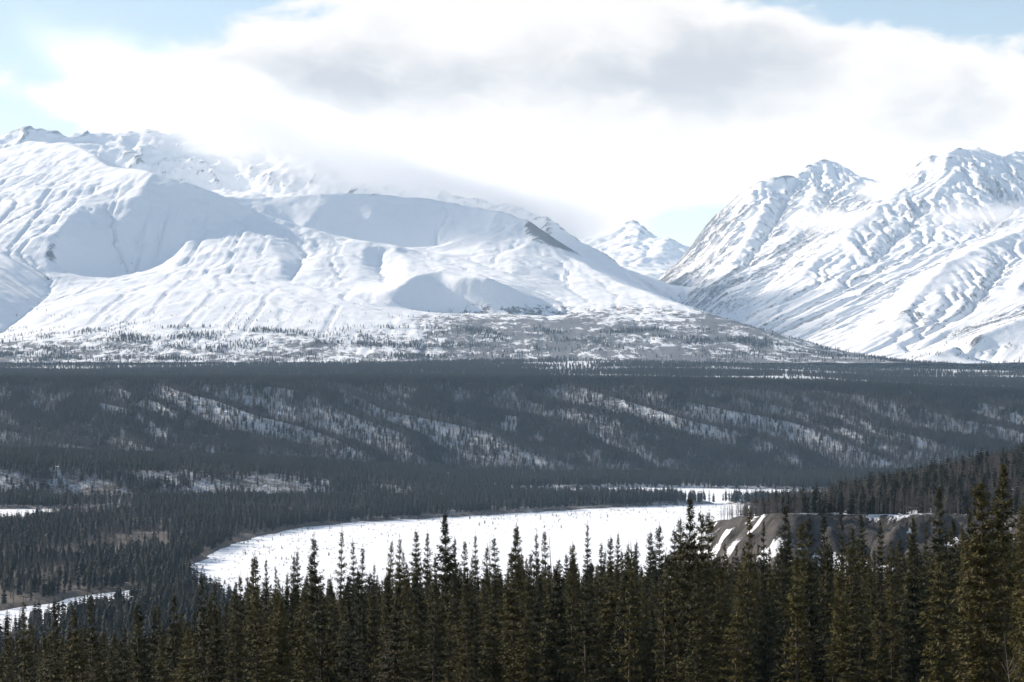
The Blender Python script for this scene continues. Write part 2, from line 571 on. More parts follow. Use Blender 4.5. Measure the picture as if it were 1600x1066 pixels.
# ------------------------------------------------------------------ mountains: crest and valley lines, relaxed and eroded
def relax(z, fix, fz, it):
    for k in range(it):
        p = np.pad(z, 1, mode='edge')
        z = 0.25 * (p[:-2, 1:-1] + p[2:, 1:-1] + p[1:-1, :-2] + p[1:-1, 2:])
        z = np.where(fix, fz, z)
    return z


def raster(lines, x0, y0, st, nx, ny):
    fz = np.zeros((ny, nx)); cnt = np.zeros((ny, nx))
    for L in lines:
        P = np.array(L, float)
        for a, b in zip(P[:-1], P[1:]):
            n = max(2, int(np.hypot(*(b - a)[:2]) / (st * 0.5)) + 1)
            q = a + (b - a) * np.linspace(0, 1, n)[:, None]
            i = np.round((q[:, 0] - x0) / st).astype(int); j = np.round((q[:, 1] - y0) / st).astype(int)
            ok = (i >= 0) & (i < nx) & (j >= 0) & (j < ny)
            np.add.at(fz, (j[ok], i[ok]), q[ok, 2]); np.add.at(cnt, (j[ok], i[ok]), 1)
    f = cnt > 0
    return f, np.where(f, fz / np.maximum(cnt, 1), 0)


def up2(z, ny, nx):
    yy = np.linspace(0, z.shape[0] - 1, ny); xx = np.linspace(0, z.shape[1] - 1, nx)
    j = np.clip(yy.astype(int), 0, z.shape[0] - 2); i = np.clip(xx.astype(int), 0, z.shape[1] - 2)
    fy = (yy - j)[:, None]; fx = (xx - i)[None]
    a = z[j][:, i]; b = z[j][:, i + 1]; c = z[j + 1][:, i]; d = z[j + 1][:, i + 1]
    return (a * (1 - fx) + b * fx) * (1 - fy) + (c * (1 - fx) + d * fx) * fy


def flow(z):
    """drainage area by steepest descent"""
    ny, nx = z.shape
    p = np.pad(z, 1, constant_values=1e9)
    best = np.zeros((ny, nx)); tgt = np.full((ny, nx), -1)
    idx = np.arange(ny * nx).reshape(ny, nx)
    for dy in (-1, 0, 1):
        for dx in (-1, 0, 1):
            if dx == 0 and dy == 0: continue
            s = (z - p[1 + dy:ny + 1 + dy, 1 + dx:nx + 1 + dx]) / math.hypot(dx, dy)
            m = s > best
            best = np.where(m, s, best); tgt = np.where(m, idx + dy * nx + dx, tgt)
    order = np.argsort(-z.ravel()).tolist()
    tg = tgt.ravel().tolist(); a = [1.0] * (ny * nx)
    for k in order:
        q = tg[k]
        if q >= 0: a[q] += a[k]
    return np.array(a).reshape(ny, nx)


def blur(z, n=1):
    for _ in range(n):
        p = np.pad(z, 1, mode='edge')
        z = (p[:-2, 1:-1] + p[2:, 1:-1] + p[1:-1, :-2] + p[1:-1, 2:] + 2 * z) / 6
    return z


def erode(z, st, k, n, seed):
    """a few steps of stream cutting: each cell drops towards the cell it drains into"""
    ny, nx = z.shape
    idx = np.arange(ny * nx).reshape(ny, nx)
    for it in range(n):
        p = np.pad(z, 1, constant_values=1e9)
        best = np.zeros((ny, nx)); tgt = np.full((ny, nx), -1); dist = np.ones((ny, nx))
        for dy in (-1, 0, 1):
            for dx in (-1, 0, 1):
                if dx == 0 and dy == 0: continue
                l = math.hypot(dx, dy)
                sl_ = (z - p[1 + dy:ny + 1 + dy, 1 + dx:nx + 1 + dx]) / l
                m = sl_ > best
                best = np.where(m, sl_, best); tgt = np.where(m, idx + dy * nx + dx, tgt); dist = np.where(m, l, dist)
        order = np.argsort(z.ravel())
        tg = tgt.ravel().tolist(); a = [1.0] * (ny * nx)
        ol = order.tolist()
        for c in reversed(ol):
            q = tg[c]
            if q >= 0: a[q] += a[c]
        F = (k * np.sqrt(np.minimum(np.array(a), 700.0)) / dist.ravel()).tolist()
        zz = z.ravel().tolist()
        for c in ol:
            q = tg[c]
            if q >= 0:
                f = F[c]; zz[c] = (zz[c] + f * zz[q]) / (1.0 + f)
        z = np.array(zz).reshape(ny, nx)
        # scree comes to rest
        zb = blur(z, 1)
        z = z * 0.92 + zb * 0.08
    return z


def heightfield(lines, x0, x1, y0, y1, st, edge, rough=1.0, carve=1.0, seed=0, rscale=260.0, smooth_fix=3, steps=5, crag=0.0):
    """lines hold world points; EDGE(x, y) gives the border height"""
    z = None
    for lv in (8, 4, 2, 1):
        s = st * lv
        nx = int(round((x1 - x0) / s)) + 1; ny = int(round((y1 - y0) / s)) + 1
        f, fz = raster(lines, x0, y0, s, nx, ny)
        X, Y = np.meshgrid(np.linspace(x0, x1, nx), np.linspace(y0, y1, ny))
        E = np.zeros((ny, nx), bool); E[0] = E[-1] = True; E[:, 0] = E[:, -1] = True
        ez = edge(X, Y)
        fix = f | E
        fz = np.where(E, ez, fz)
        z = up2(z, ny, nx) if z is not None else np.full((ny, nx), fz[fix].mean())
        z = relax(z, fix, fz, {8: 900, 4: 300, 2: 120, 1: 40}[lv])
    z = blur(z, smooth_fix)
    floor = edge(X, Y)
    hh = np.clip((z - floor.min()) / 500.0, 0, 1.4)
    wx = 60 * perlin(X / 330, Y / 330, seed + 40); wy = 60 * perlin(X / 330, Y / 330, seed + 41)
    nz = ridged((X + wx) / rscale, (Y + wy) / rscale, 4, seed + 42, 0.5)
    z = z + rough * hh * 12.0 * nz
    z = z + rough * hh * 3.0 * fbm(X / 70.0, Y / 70.0, 3, seed + 55)
    z0 = z
    z = erode(z, st, 0.035 * carve, steps, seed)
    lost = z0 - z
    z = z + blur(lost, 30) * 0.85        # keep the mass of the mountain, keep the cuts
    z = z + rough * hh * 1.6 * fbm(X / 34.0, Y / 34.0, 3, seed + 60)
    if crag: z = z + crag * hh * (ridged(X / 120.0 + 0.5 * perlin(X / 90, Y / 90, seed + 62), Y / 120.0, 4, seed + 61, 0.6) - 0.6)
    return X, Y, z


def W(pts):
    return [unp(px, py, d * 1000.0) for px, py, d in pts]


LEFT = [W(l) for l in [
    # main crest, from the rounded top on the left over the second peak and down to the right
    [(-420, 285, 7.7), (-150, 258, 7.6), (0, 235, 7.5), (50, 222, 7.45), (100, 222, 7.35), (140, 240, 7.1), (165, 262, 6.9), (240, 270, 6.65), (300, 290, 6.6), (340, 305, 6.62), (400, 333, 6.6),
     (450, 350, 6.55), (520, 372, 6.45), (571, 379, 6.4), (612, 384, 6.4), (657, 402, 6.5), (676, 399, 6.6), (725, 384, 6.75), (762, 354, 6.9), (777, 331, 7.0), (820, 345, 6.9), (850, 365, 6.75),
     (890, 400, 6.5), (940, 430, 6.15), (1000, 455, 5.82), (1100, 490, 5.25), (1180, 515, 4.95), (1250, 545, 4.7)],
    # crest behind the cirque
    [(165, 262, 6.9), (345, 306, 7.2), (430, 310, 7.25), (520, 303, 7.25), (590, 305, 7.25), (660, 310, 7.25), (700, 318, 7.22), (740, 325, 7.12), (777, 331, 7.0)],
    [(430, 310, 7.25), (405, 335, 7.1)], [(520, 303, 7.25), (495, 330, 7.15), (470, 360, 7.03)], [(590, 305, 7.25), (580, 340, 7.12)],
    [(330, 345, 7.0), (430, 374, 7.0), (560, 398, 6.98), (645, 406, 6.96), (700, 393, 6.97)],
    # far left
    [(-260, 262, 7.6), (-60, 290, 6.8), (0, 320, 6.5), (40, 352, 6.2), (60, 374, 6.0)],
    [(-100, 400, 5.7), (-40, 470, 5.2)],
    [(150, 302, 6.6), (112, 336, 6.3), (85, 374, 6.02), (76, 404, 5.86), (78, 455, 5.62), (35, 497, 5.25), (0, 518, 5.05)],
    [(100, 222, 7.35), (60, 262, 7.0), (20, 285, 6.8)], [(140, 240, 7.1), (110, 275, 6.85), (60, 300, 6.6)],
    # spurs and hollows of the front
    [(240, 270, 6.65), (215, 305, 6.5), (180, 349, 6.33), (142, 379, 6.18), (120, 410, 6.05), (103, 440, 5.9)],
    [(115, 449, 5.93), (160, 442, 6.08), (210, 432, 6.14), (259, 411, 6.2), (280, 390, 6.28)],
    [(330, 302, 6.61), (281, 341, 6.42), (285, 360, 6.36), (293, 378, 6.3), (275, 415, 6.0), (262, 440, 5.75)],
    [(312, 378, 6.32), (302, 412, 6.02), (290, 437, 5.75)], [(322, 370, 6.36), (350, 400, 6.1), (360, 430, 5.8)],
    [(400, 333, 6.6), (372, 350, 6.5), (410, 375, 6.32), (435, 400, 6.12), (440, 425, 5.85)],
    [(455, 375, 6.38), (475, 398, 6.24), (468, 422, 6.0), (450, 441, 5.75)],
    [(540, 377, 6.43), (505, 400, 6.2), (485, 430, 5.85)],
    [(571, 379, 6.4), (565, 410, 6.12), (560, 440, 5.8), (540, 470, 5.35)],
    [(592, 398, 6.3), (590, 418, 6.16), (602, 446, 5.75)],
    [(612, 384, 6.4), (640, 410, 6.15), (630, 440, 5.75)],
    [(620, 452, 5.42), (650, 430, 5.5), (690, 424, 5.54), (715, 436, 5.46), (763, 434, 5.44), (800, 451, 5.45), (856, 483, 5.46)],
    [(640, 490, 5.36), (700, 490, 5.41), (770, 491, 5.35), (830, 493, 5.35), (890, 496, 5.36)],
    [(777, 331, 7.0), (765, 352, 6.88), (775, 375, 6.7), (748, 388, 6.55), (738, 402, 6.4)],
    [(738, 410, 6.3), (790, 430, 5.95), (830, 453, 5.7), (885, 480, 5.5)],
    [(840, 372, 6.65), (800, 400, 6.38), (806, 430, 6.0)],
    [(890, 400, 6.5), (870, 440, 6.05), (915, 470, 5.6), (970, 505, 5.0)],
    # apron
    [(-60, 545, 4.9), (0, 522, 5.05), (80, 487, 5.2), (150, 464, 5.4), (250, 457, 5.4), (350, 462, 5.35), (450, 467, 5.3), (550, 482, 5.2), (640, 502, 5.0)],
    [(0, 560, 4.4), (300, 556, 4.45), (600, 556, 4.5), (850, 552, 4.55), (1000, 550, 4.5), (1200, 556, 4.5)],
    [(640, 520, 4.85), (760, 522, 4.8), (900, 520, 4.8), (1000, 528, 4.7)],
]]


def rock_attr(o, z, st, seed, X, Y):
    """bare ribs: steep and convex places, broken up"""
    gy_, gx_ = np.gradient(z, st)
    slope = np.hypot(gx_, gy_)
    conv = (z - blur(z, 6)) / st
    conv2 = (z - blur(z, 40)) / (4 * st)
    v = np.minimum(slope, 0.85) * 0.9 + np.clip(conv, -0.6, 0.6) * 1.1 + np.clip(conv2, -0.5, 0.5) * 0.7 + 0.16 * fbm(X / 55.0, Y / 55.0, 4, seed, 0.7)
    for (px, py, d, rad, amt) in [(763, 434, 5.44, 150, -.6), (715, 434, 5.46, 120, -.4), (848, 366, 6.75, 105, 1.5), (872, 384, 6.62, 95, 1.5), (835, 352, 6.83, 45, .7), (777, 334, 7.0, 60, .4), (505, 368, 6.47, 90, .55), (540, 376, 6.43, 80, .6), (75, 405, 5.86, 60, .5), (78, 440, 5.7, 70, .55), (15, 505, 5.2, 90, .4), (1405, 492, 6.12, 130, .5), (1385, 515, 6.0, 110, .5), (1500, 400, 6.65, 120, .3)]:
        wx_, wy_, _z = unp(px, py, d * 1000.0)
        v = v + amt * np.exp(-((X - wx_) ** 2 + (Y - wy_) ** 2) / rad ** 2)
    a = o.data.attributes.new('rock', 'FLOAT', 'POINT')
    a.data.foreach_set('value', v.astype(np.float32).ravel())


def left_edge(X, Y):
    return np.where(Y < 5200, np.interp(Y, [4200, 4600, 5200], [140, 150, 170]), np.where(X < -2900, 420, np.interp(X, [-2900, -600, 200, 1300], [520, 440, 330, 60]))) - 110 * (X > 1400)


LX, LY, LZ = heightfield(LEFT, -3000, 1500, 4300, 8300, 7.8, left_edge, rough=0.30, carve=0.75, seed=100, rscale=230, smooth_fix=2, crag=0.9)
_o = grid_mesh('mountain_massif', LX, LY, LZ, M_LEFT, 'broad snowy mountain with rounded spurs above the wooded bench', 'mountain')
rock_attr(_o, LZ, 7.8, 701, LX, LY)

RIGHT = [W(l) for l in [
    # crest of the peak by the gap, and of the bigger one beside it
    [(1030, 440, 9.6), (1075, 400, 9.5), (1085, 380, 9.5), (1110, 350, 9.5), (1140, 318, 9.5), (1165, 298, 9.5), (1180, 290, 9.5), (1225, 277, 9.5), (1245, 281, 9.6), (1260, 262, 9.7), (1280, 256, 9.8),
     (1300, 253, 9.8), (1312, 256, 9.8), (1330, 272, 9.7), (1360, 290, 9.5), (1385, 303, 9.2), (1400, 298, 8.9), (1430, 265, 8.8), (1450, 250, 8.8), (1480, 240, 8.8), (1500, 236, 8.85), (1530, 235, 8.9), (1570, 250, 9.0), (1582, 240, 9.3),
     (1640, 245, 9.5), (1800, 262, 9.6), (2000, 290, 9.6)],
    # valley foot
    [(1000, 462, 9.2), (1030, 470, 8.7), (1080, 480, 8.0), (1150, 508, 7.0), (1220, 538, 6.3), (1300, 556, 5.8), (1400, 564, 5.4), (1600, 572, 5.0), (1900, 575, 4.9)],
    # spurs
    [(1110, 350, 9.5), (1090, 405, 9.1), (1062, 455, 8.5)],
    [(1180, 290, 9.5), (1165, 340, 9.1), (1128, 400, 8.7), (1092, 455, 8.2), (1080, 476, 8.0)],
    [(1245, 281, 9.6), (1225, 330, 9.2), (1195, 380, 8.7), (1150, 440, 8.0), (1125, 480, 7.5)],
    [(1312, 256, 9.8), (1300, 310, 9.3), (1270, 360, 8.7), (1225, 420, 8.0), (1170, 480, 7.3), (1150, 505, 7.0)],
    [(1440, 262, 8.8), (1415, 300, 8.55), (1380, 322, 8.3), (1330, 357, 8.0), (1275, 410, 7.6), (1232, 455, 7.2), (1195, 512, 6.7)],
    [(1480, 240, 8.8), (1470, 300, 8.4), (1425, 350, 8.05), (1375, 405, 7.6), (1300, 480, 6.8), (1245, 540, 6.2)],
    [(1530, 235, 8.9), (1535, 300, 8.4), (1500, 350, 8.0), (1440, 410, 7.4)],
    # hollows
    [(1145, 350, 9.15), (1110, 415, 8.7), (1078, 465, 8.25)], [(1205, 310, 9.25), (1180, 360, 8.85), (1140, 420, 8.25), (1105, 475, 7.75)],
    [(1275, 300, 9.35), (1250, 350, 8.85), (1205, 410, 8.2), (1150, 475, 7.45)], [(1365, 320, 8.95), (1320, 350, 8.4), (1265, 400, 7.85), (1210, 460, 7.25), (1185, 502, 6.85)],
    [(1445, 310, 8.35), (1390, 360, 7.95), (1330, 420, 7.45), (1265, 490, 6.75), (1225, 535, 6.35)],
    [(1590, 330, 8.3), (1540, 372, 7.75), (1480, 400, 7.3), (1420, 440, 6.95), (1350, 500, 6.35), (1300, 548, 5.9)],
    # rocky front spur
    [(1900, 300, 7.8), (1700, 335, 7.3), (1596, 362, 7.0), (1543, 382, 6.8), (1480, 412, 6.6), (1431, 462, 6.3), (1390, 511, 6.0), (1335, 556, 5.7)],
    [(1596, 362, 7.0), (1562, 430, 6.5), (1515, 490, 6.05), (1450, 552, 5.6)], [(1543, 382, 6.8), (1520, 440, 6.4), (1460, 510, 5.95)],
    [(1545, 425, 6.5), (1490, 495, 6.02), (1420, 553, 5.65)], [(1640, 400, 6.6), (1590, 460, 6.15), (1540, 510, 5.8)],
    [(1700, 335, 7.3), (1650, 420, 6.6), (1610, 470, 6.2)],
    # low hill at its foot
    [(1900, 440, 5.6), (1700, 475, 5.45), (1600, 498, 5.3), (1520, 530, 5.2), (1440, 562, 5.05)],
]]


def right_edge(X, Y):
    return np.where(Y < 5600, 100.0, np.where(X < 700, np.interp(Y, [5600, 9000, 11500], [130, 330, 430]), 520.0))


RX2, RY2, RZ2 = heightfield(RIGHT, 560, 3900, 4600, 10900, 10.0, right_edge, rough=0.5, carve=2.8, seed=200, rscale=230, smooth_fix=1, steps=7, crag=5.0)
_o = grid_mesh('rugged_mountain', RX2, RY2, RZ2, M_RIGHT, 'steep rugged snow mountain with rocky gullies beyond the gap', 'mountain')
rock_attr(_o, RZ2, 10.0, 702, RX2, RY2)

BACK = [W(l) for l in [
    [(-400, 230, 9.6), (-100, 222, 9.5), (0, 216, 9.5), (40, 203, 9.5), (75, 206, 9.5), (110, 214, 9.5), (122, 208, 9.5), (145, 217, 9.5), (190, 210, 9.5), (230, 207, 9.5), (262, 214, 9.5), (300, 214, 9.5), (380, 222, 9.5), (470, 240, 9.3), (560, 270, 9.0),
     (650, 292, 8.7), (720, 312, 8.4), (800, 326, 8.1), (855, 345, 7.8), (900, 375, 7.55), (960, 410, 7.3), (990, 440, 7.1), (1012, 460, 6.9)],
    [(40, 203, 9.5), (35, 260, 9.2)], [(230, 207, 9.5), (215, 255, 9.2)], [(300, 214, 9.5), (285, 265, 9.2)], [(380, 222, 9.5), (372, 275, 9.17)],
    [(470, 240, 9.3), (460, 285, 9.0)], [(560, 270, 9.0), (548, 305, 8.75)], [(855, 345, 7.8), (860, 375, 7.5), (885, 410, 7.2)], [(960, 410, 7.3), (950, 430, 7.1)],
    [(-400, 300, 9.05), (0, 300, 9.05), (200, 300, 9.05), (380, 305, 9.05), (470, 312, 8.9), (560, 330, 8.65), (650, 345, 8.35), (720, 360, 8.1), (800, 375, 7.8), (855, 395, 7.5)],
    [(60, 262, 9.2), (75, 285, 9.08)], [(330, 262, 9.22), (340, 290, 9.1)], [(425, 275, 9.1), (430, 300, 8.98)],
]]


def back_edge(X, Y):
    return np.where(Y < 8200, np.interp(X, [-3500, 0, 400, 900], [420, 330, 280, 160]), 480.0)


BX, BY, BZ = heightfield(BACK, -3900, 800, 6800, 10900, 14.0, back_edge, rough=0.7, carve=0.9, seed=300, rscale=300, smooth_fix=1, steps=4, crag=9.0)
_o = grid_mesh('back_range', BX, BY, BZ, M_BACK, 'jagged snowy range half lost in cloud behind the rounded spurs', 'mountain')
rock_attr(_o, BZ, 14.0, 703, BX, BY)

FAR = [W(l) for l in [
    [(760, 420, 14.5), (850, 405, 14.3), (880, 392, 14.2), (905, 376, 14.2), (940, 366, 14), (965, 353, 14), (990, 348, 14), (1003, 357, 13.9), (1024, 379, 13.6), (1045, 373, 13.4), (1060, 387, 13.3), (1080, 395, 13.2), (1130, 410, 13.2), (1300, 430, 13.2)],
    [(990, 348, 14), (1000, 372, 13.5), (985, 400, 13.0), (960, 408, 12.8)], [(1045, 373, 13.4), (1030, 398, 12.9), (1000, 412, 12.5)], [(940, 366, 14), (930, 395, 13.3)],
    [(960, 385, 13.5), (955, 412, 12.7)], [(1015, 395, 13.1), (1010, 415, 12.5)],
    [(860, 425, 12.0), (960, 428, 11.8), (1010, 432, 11.5), (1060, 425, 11.8)], [(960, 452, 10.2), (1010, 452, 10.0), (1060, 448, 10.2)],
]]


def far_edge(X, Y):
    return np.interp(Y, [9400, 10500, 12000, 15500], [350, 470, 560, 700])


FX, FY, FZ = heightfield(FAR, -700, 2000, 9200, 15500, 18.0, far_edge, rough=0.9, carve=1.8, seed=400, rscale=400, smooth_fix=1, crag=8.0)
_o = grid_mesh('far_peak', FX, FY, FZ, M_FAR, 'distant pointed white peak seen through the gap', 'mountain')
rock_attr(_o, FZ, 18.0, 704, FX, FY)


def sample(X, Y, Z, x, y):
    x0, y0 = X[0, 0], Y[0, 0]; sx = X[0, 1] - x0; sy = Y[1, 0] - y0
    u = np.clip((x - x0) / sx, 0, X.shape[1] - 1.001); v = np.clip((y - y0) / sy, 0, X.shape[0] - 1.001)
    i = u.astype(int); j = v.astype(int); fx = u - i; fy = v - j
    z = (Z[j, i] * (1 - fx) + Z[j, i + 1] * fx) * (1 - fy) + (Z[j + 1, i] * (1 - fx) + Z[j + 1, i + 1] * fx) * fy
    ok = (x > x0) & (x < X[0, -1]) & (y > y0) & (y < Y[-1, 0])
    return np.where(ok, z, -1e9)


# ------------------------------------------------------------------ trees
def tube(path, radii, sides=5):
    """vertices and triangles of a tapering tube along PATH"""
    V = []; T = []
    path = np.array(path, float)
    for k in range(len(path)):
        d = path[min(k + 1, len(path) - 1)] - path[max(k - 1, 0)]
        d = d / (np.linalg.norm(d) + 1e-9)
        a = np.cross(d, [0.3, 0.9, 0.2]); a /= np.linalg.norm(a) + 1e-9
        b = np.cross(d, a)
        for s in range(sides):
            th = 2 * np.pi * s / sides
            V.append(path[k] + radii[k] * (a * np.cos(th) + b * np.sin(th)))
    for k in range(len(path) - 1):
        for s in range(sides):
            p, q = k * sides + s, k * sides + (s + 1) % sides
            T.append((p, q, q + sides)); T.append((p, q + sides, p + sides))
    return V, T


def add(V, T, v, t):
    o = len(V)
    V.extend(v); T.extend([(a + o, b + o, c + o) for a, b, c in t])


def spruce_meshes(seed, height, radius, club=0.0, density=1.0, needles=1.0, upsweep=0.5, mat=None, bald=0.0):
    """trunk and crown of one spruce: whorls of drooping boughs carrying flat sprays"""
    r = np.random.default_rng(seed)
    V, T = [], []
    bend = r.normal(0, 0.012, 2) * height
    def axis_pt(h):
        return np.array([bend[0] * h * h, bend[1] * h * h, h * height])
    add(V, T, *tube([axis_pt(h) for h in np.linspace(-0.03, 1, 9)], [0.014 * height * (1 - h) ** 0.9 * 0.75 + 0.012 for h in np.linspace(0, 1, 9)], 6))
    trunk = tri_mesh('spruce_trunk', V, T, [M_BARK], smooth=True)
    V, T = [], []
    CV = []; CT = []
    nb = int(300 * density * height / 12.0)
    lump = r.random(16)
    for i in range(nb):
        h = 0.05 + 0.945 * (i + r.random()) / nb
        h = min(0.995, h * 0.35 + 0.65 * (round(h * 26) + r.normal(0, .14)) / 26.0) if h < 0.93 else h
        if r.random() < bald * (1 - h): continue
        prof = min(1.0, (1 - h) * 2.6) ** 0.75 * (0.72 + 0.28 * (1 - h))
        if club > 0 and h > 0.80: prof = max(prof, club * (0.12 + 0.5 * math.sin((h - 0.80) / 0.2 * math.pi)))
        wob = 0.62 + 0.55 * lump[int(h * 15.9)]
        az = r.random() * 2 * math.pi
        L = max(0.10, radius * prof * wob * r.uniform(0.55, 1.15))
        out = np.array([math.cos(az), math.sin(az), 0.0])
        side = np.array([-out[1], out[0], 0.0])
        slope = (upsweep * (h - 0.55) * 2.0) - 0.42 * (1 - h)
        p0 = axis_pt(h)
        nsp = int(5 + 21 * min(1.4, L) * needles)
        for k in range(nsp):
            f = ((k + 0.6 + 0.5 * r.random()) / nsp) ** 0.8
            drop = slope * f + 0.30 * f * f
            c = p0 + out * L * f + np.array([0, 0, 1.0]) * L * drop
            c = c + side * r.normal(0, 0.17) * L * (0.35 + f)
            c = c + np.array([0, 0, r.normal(0, 0.05)])
            ln = r.uniform(0.12, 0.26) * (0.7 + 0.3 * radius) * (1.0 if h < 0.82 else 0.75)
            wd = ln * r.uniform(0.32, 0.55)
            d = out * r.uniform(0.35, 1.0) + side * r.normal(0, 0.75) + np.array([0, 0, r.normal(-0.12, 0.4)])
            d /= np.linalg.norm(d)
            s = np.cross(d, np.array([r.normal(0, .5), r.normal(0, .5), 1.0])); s /= np.linalg.norm(s) + 1e-9
            n = np.cross(s, d)
            o = len(CV)
            CV.extend([c - d * ln * 0.25, c + d * ln * 0.2 + s * wd * 0.5 - n * wd * 0.22, c + d * ln, c + d * ln * 0.2 - s * wd * 0.5 - n * wd * 0.22])
            CT.extend([(o, o + 1, o + 2), (o, o + 2, o + 3)])
    # leader
    o = len(CV); tp = axis_pt(1.0)
    for k in range(10):
        c = tp + np.array([0, 0, -0.09 * k + 0.32]); az = r.random() * 6.28
        d = np.array([math.cos(az) * 0.6, math.sin(az) * 0.6, 0.7]); s = np.array([-math.sin(az), math.cos(az), 0]) * 0.035
        o = len(CV); CV.extend([c - s, c + s, c + d * 0.15]); CT.append((o, o + 1, o + 2))
    crown = tri_mesh('spruce_crown', CV, CT, [mat or M_NEEDLE])
    return trunk, crown


def far_spruce(seed, height, radius, whorls=13, per=6):
    r = np.random.default_rng(seed)
    V, T, MI = [], [], []
    add(V, T, *tube([(0, 0, -0.3), (0, 0, height)], [0.013 * height, 0.01], 3))
    MI += [1] * len(T)
    for w in range(whorls):
        h = 0.08 + 0.90 * (w + r.uniform(0, .6)) / whorls
        R = radius * min(1.0, (1 - h) * 2.3 + 0.06) ** 0.8 * r.uniform(0.72, 1.12)
        a0 = r.random() * 6.28
        for k in range(per):
            a = a0 + 6.283 * k / per + r.normal(0, 0.25)
            L = R * r.uniform(0.7, 1.15)
            o = len(V); hw = math.pi / per * 0.85
            z0 = h * height
            V.extend([(0.02, 0, z0 + 0.35 * R), (L * math.cos(a - hw) * .62, L * math.sin(a - hw) * .62, z0 - 0.32 * L), (L * math.cos(a), L * math.sin(a), z0 - 0.20 * L), (L * math.cos(a + hw) * .62, L * math.sin(a + hw) * .62, z0 - 0.32 * L)])
            T.extend([(o, o + 1, o + 2), (o, o + 2, o + 3)]); MI += [0, 0]
    return tri_mesh('far_spruce', V, T, [M_NEEDLE_FAR, M_BARK], MI)


def bare_tree_geo(seed, height, spread, n=26, thick=1.0, sides=3):
    r = np.random.default_rng(seed)
    V, T = [], []
    lean = r.normal(0, 0.03, 2) * height
    ax = lambda h: np.array([lean[0] * h, lean[1] * h, h * height])
    add(V, T, *tube([ax(h) for h in (-0.03, .25, .5, .75, 1)], [0.011 * height * thick * k for k in (1, .8, .6, .35, .1)], sides + 1))
    for i in range(n):
        h = r.uniform(0.22, 0.96); a = r.random() * 6.28
        L = spread * (1.15 - h) * r.uniform(0.5, 1.1) + 0.25
        d = np.array([math.cos(a), math.sin(a), r.uniform(0.6, 1.5)]); d /= np.linalg.norm(d)
        p0 = ax(h); p1 = p0 + d * L * 0.55; p2 = p0 + d * L + np.array([0, 0, 0.12 * L])
        rr = 0.0042 * height * thick * (1.1 - h * 0.6)
        add(V, T, *tube([p0, p1, p2], [rr, rr * .7, rr * .25], sides))
        for k in range(2):
            q0 = p0 + d * L * r.uniform(0.3, 0.8); e = d + r.normal(0, .5, 3); e /= np.linalg.norm(e)
            add(V, T, *tube([q0, q0 + e * L * 0.45], [rr * .55, rr * .15], sides))
    return V, T


def scatter(name, coll, pts, label, cat, seed):
    """one mass of trees: POINTS rows are x, y, z, scale xy, scale z, variant"""
    me = bpy.data.meshes.new(name)
    pts = np.asarray(pts, np.float32)
    n = len(pts)
    me.vertices.add(n)
    me.vertices.foreach_set('co', np.ascontiguousarray(pts[:, :3]).ravel())
    r = np.random.default_rng(seed)
    rot = np.zeros((n, 3), np.float32)
    rot[:, 0] = r.normal(0, .025, n); rot[:, 1] = r.normal(0, .025, n); rot[:, 2] = r.random(n) * 6.283
    a = me.attributes.new('rot', 'FLOAT_VECTOR', 'POINT'); a.data.foreach_set('vector', rot.ravel())
    s = np.stack([pts[:, 3], pts[:, 3], pts[:, 4]], -1)
    a = me.attributes.new('scl', 'FLOAT_VECTOR', 'POINT'); a.data.foreach_set('vector', np.ascontiguousarray(s).ravel())
    a = me.attributes.new('idx', 'INT', 'POINT'); a.data.foreach_set('value', pts[:, 5].astype(np.int32))
    o = bpy.data.objects.new(name, me)
    COL.objects.link(o)
    tag(o, label, cat, None, 'stuff')
    ng = bpy.data.node_groups.new(name + '_scatter', 'GeometryNodeTree')
    ng.interface.new_socket('Geometry', in_out='INPUT', socket_type='NodeSocketGeometry')
    ng.interface.new_socket('Geometry', in_out='OUTPUT', socket_type='NodeSocketGeometry')
    N = ng.nodes
    gi = N.new('NodeGroupInput'); go = N.new('NodeGroupOutput')
    iop = N.new('GeometryNodeInstanceOnPoints')
    ci = N.new('GeometryNodeCollectionInfo')
    ci.inputs['Collection'].default_value = coll
    ci.inputs['Separate Children'].default_value = True
    ci.inputs['Reset Children'].default_value = True
    def attr(nm, ty):
        q = N.new('GeometryNodeInputNamedAttribute'); q.data_type = ty; q.inputs['Name'].default_value = nm
        return q.outputs['Attribute']
    e2r = N.new('FunctionNodeEulerToRotation')
    Lk = ng.links.new
    Lk(gi.outputs[0], iop.inputs['Points'])
    Lk(ci.outputs[0], iop.inputs['Instance'])
    iop.inputs['Pick Instance'].default_value = True
    Lk(attr('idx', 'INT'), iop.inputs['Instance Index'])
    Lk(attr('rot', 'FLOAT_VECTOR'), e2r.inputs[0]); Lk(e2r.outputs[0], iop.inputs['Rotation'])
    Lk(attr('scl', 'FLOAT_VECTOR'), iop.inputs['Scale'])
    Lk(iop.outputs[0], go.inputs[0])
    md = o.modifiers.new('scatter', 'NODES')
    md.node_group = ng
    return o


def proto_coll(name, meshes):
    c = bpy.data.collections.new(name)
    for i, m in enumerate(meshes):
        c.objects.link(bpy.data.objects.new('%s_%02d' % (name, i), m))
    return c


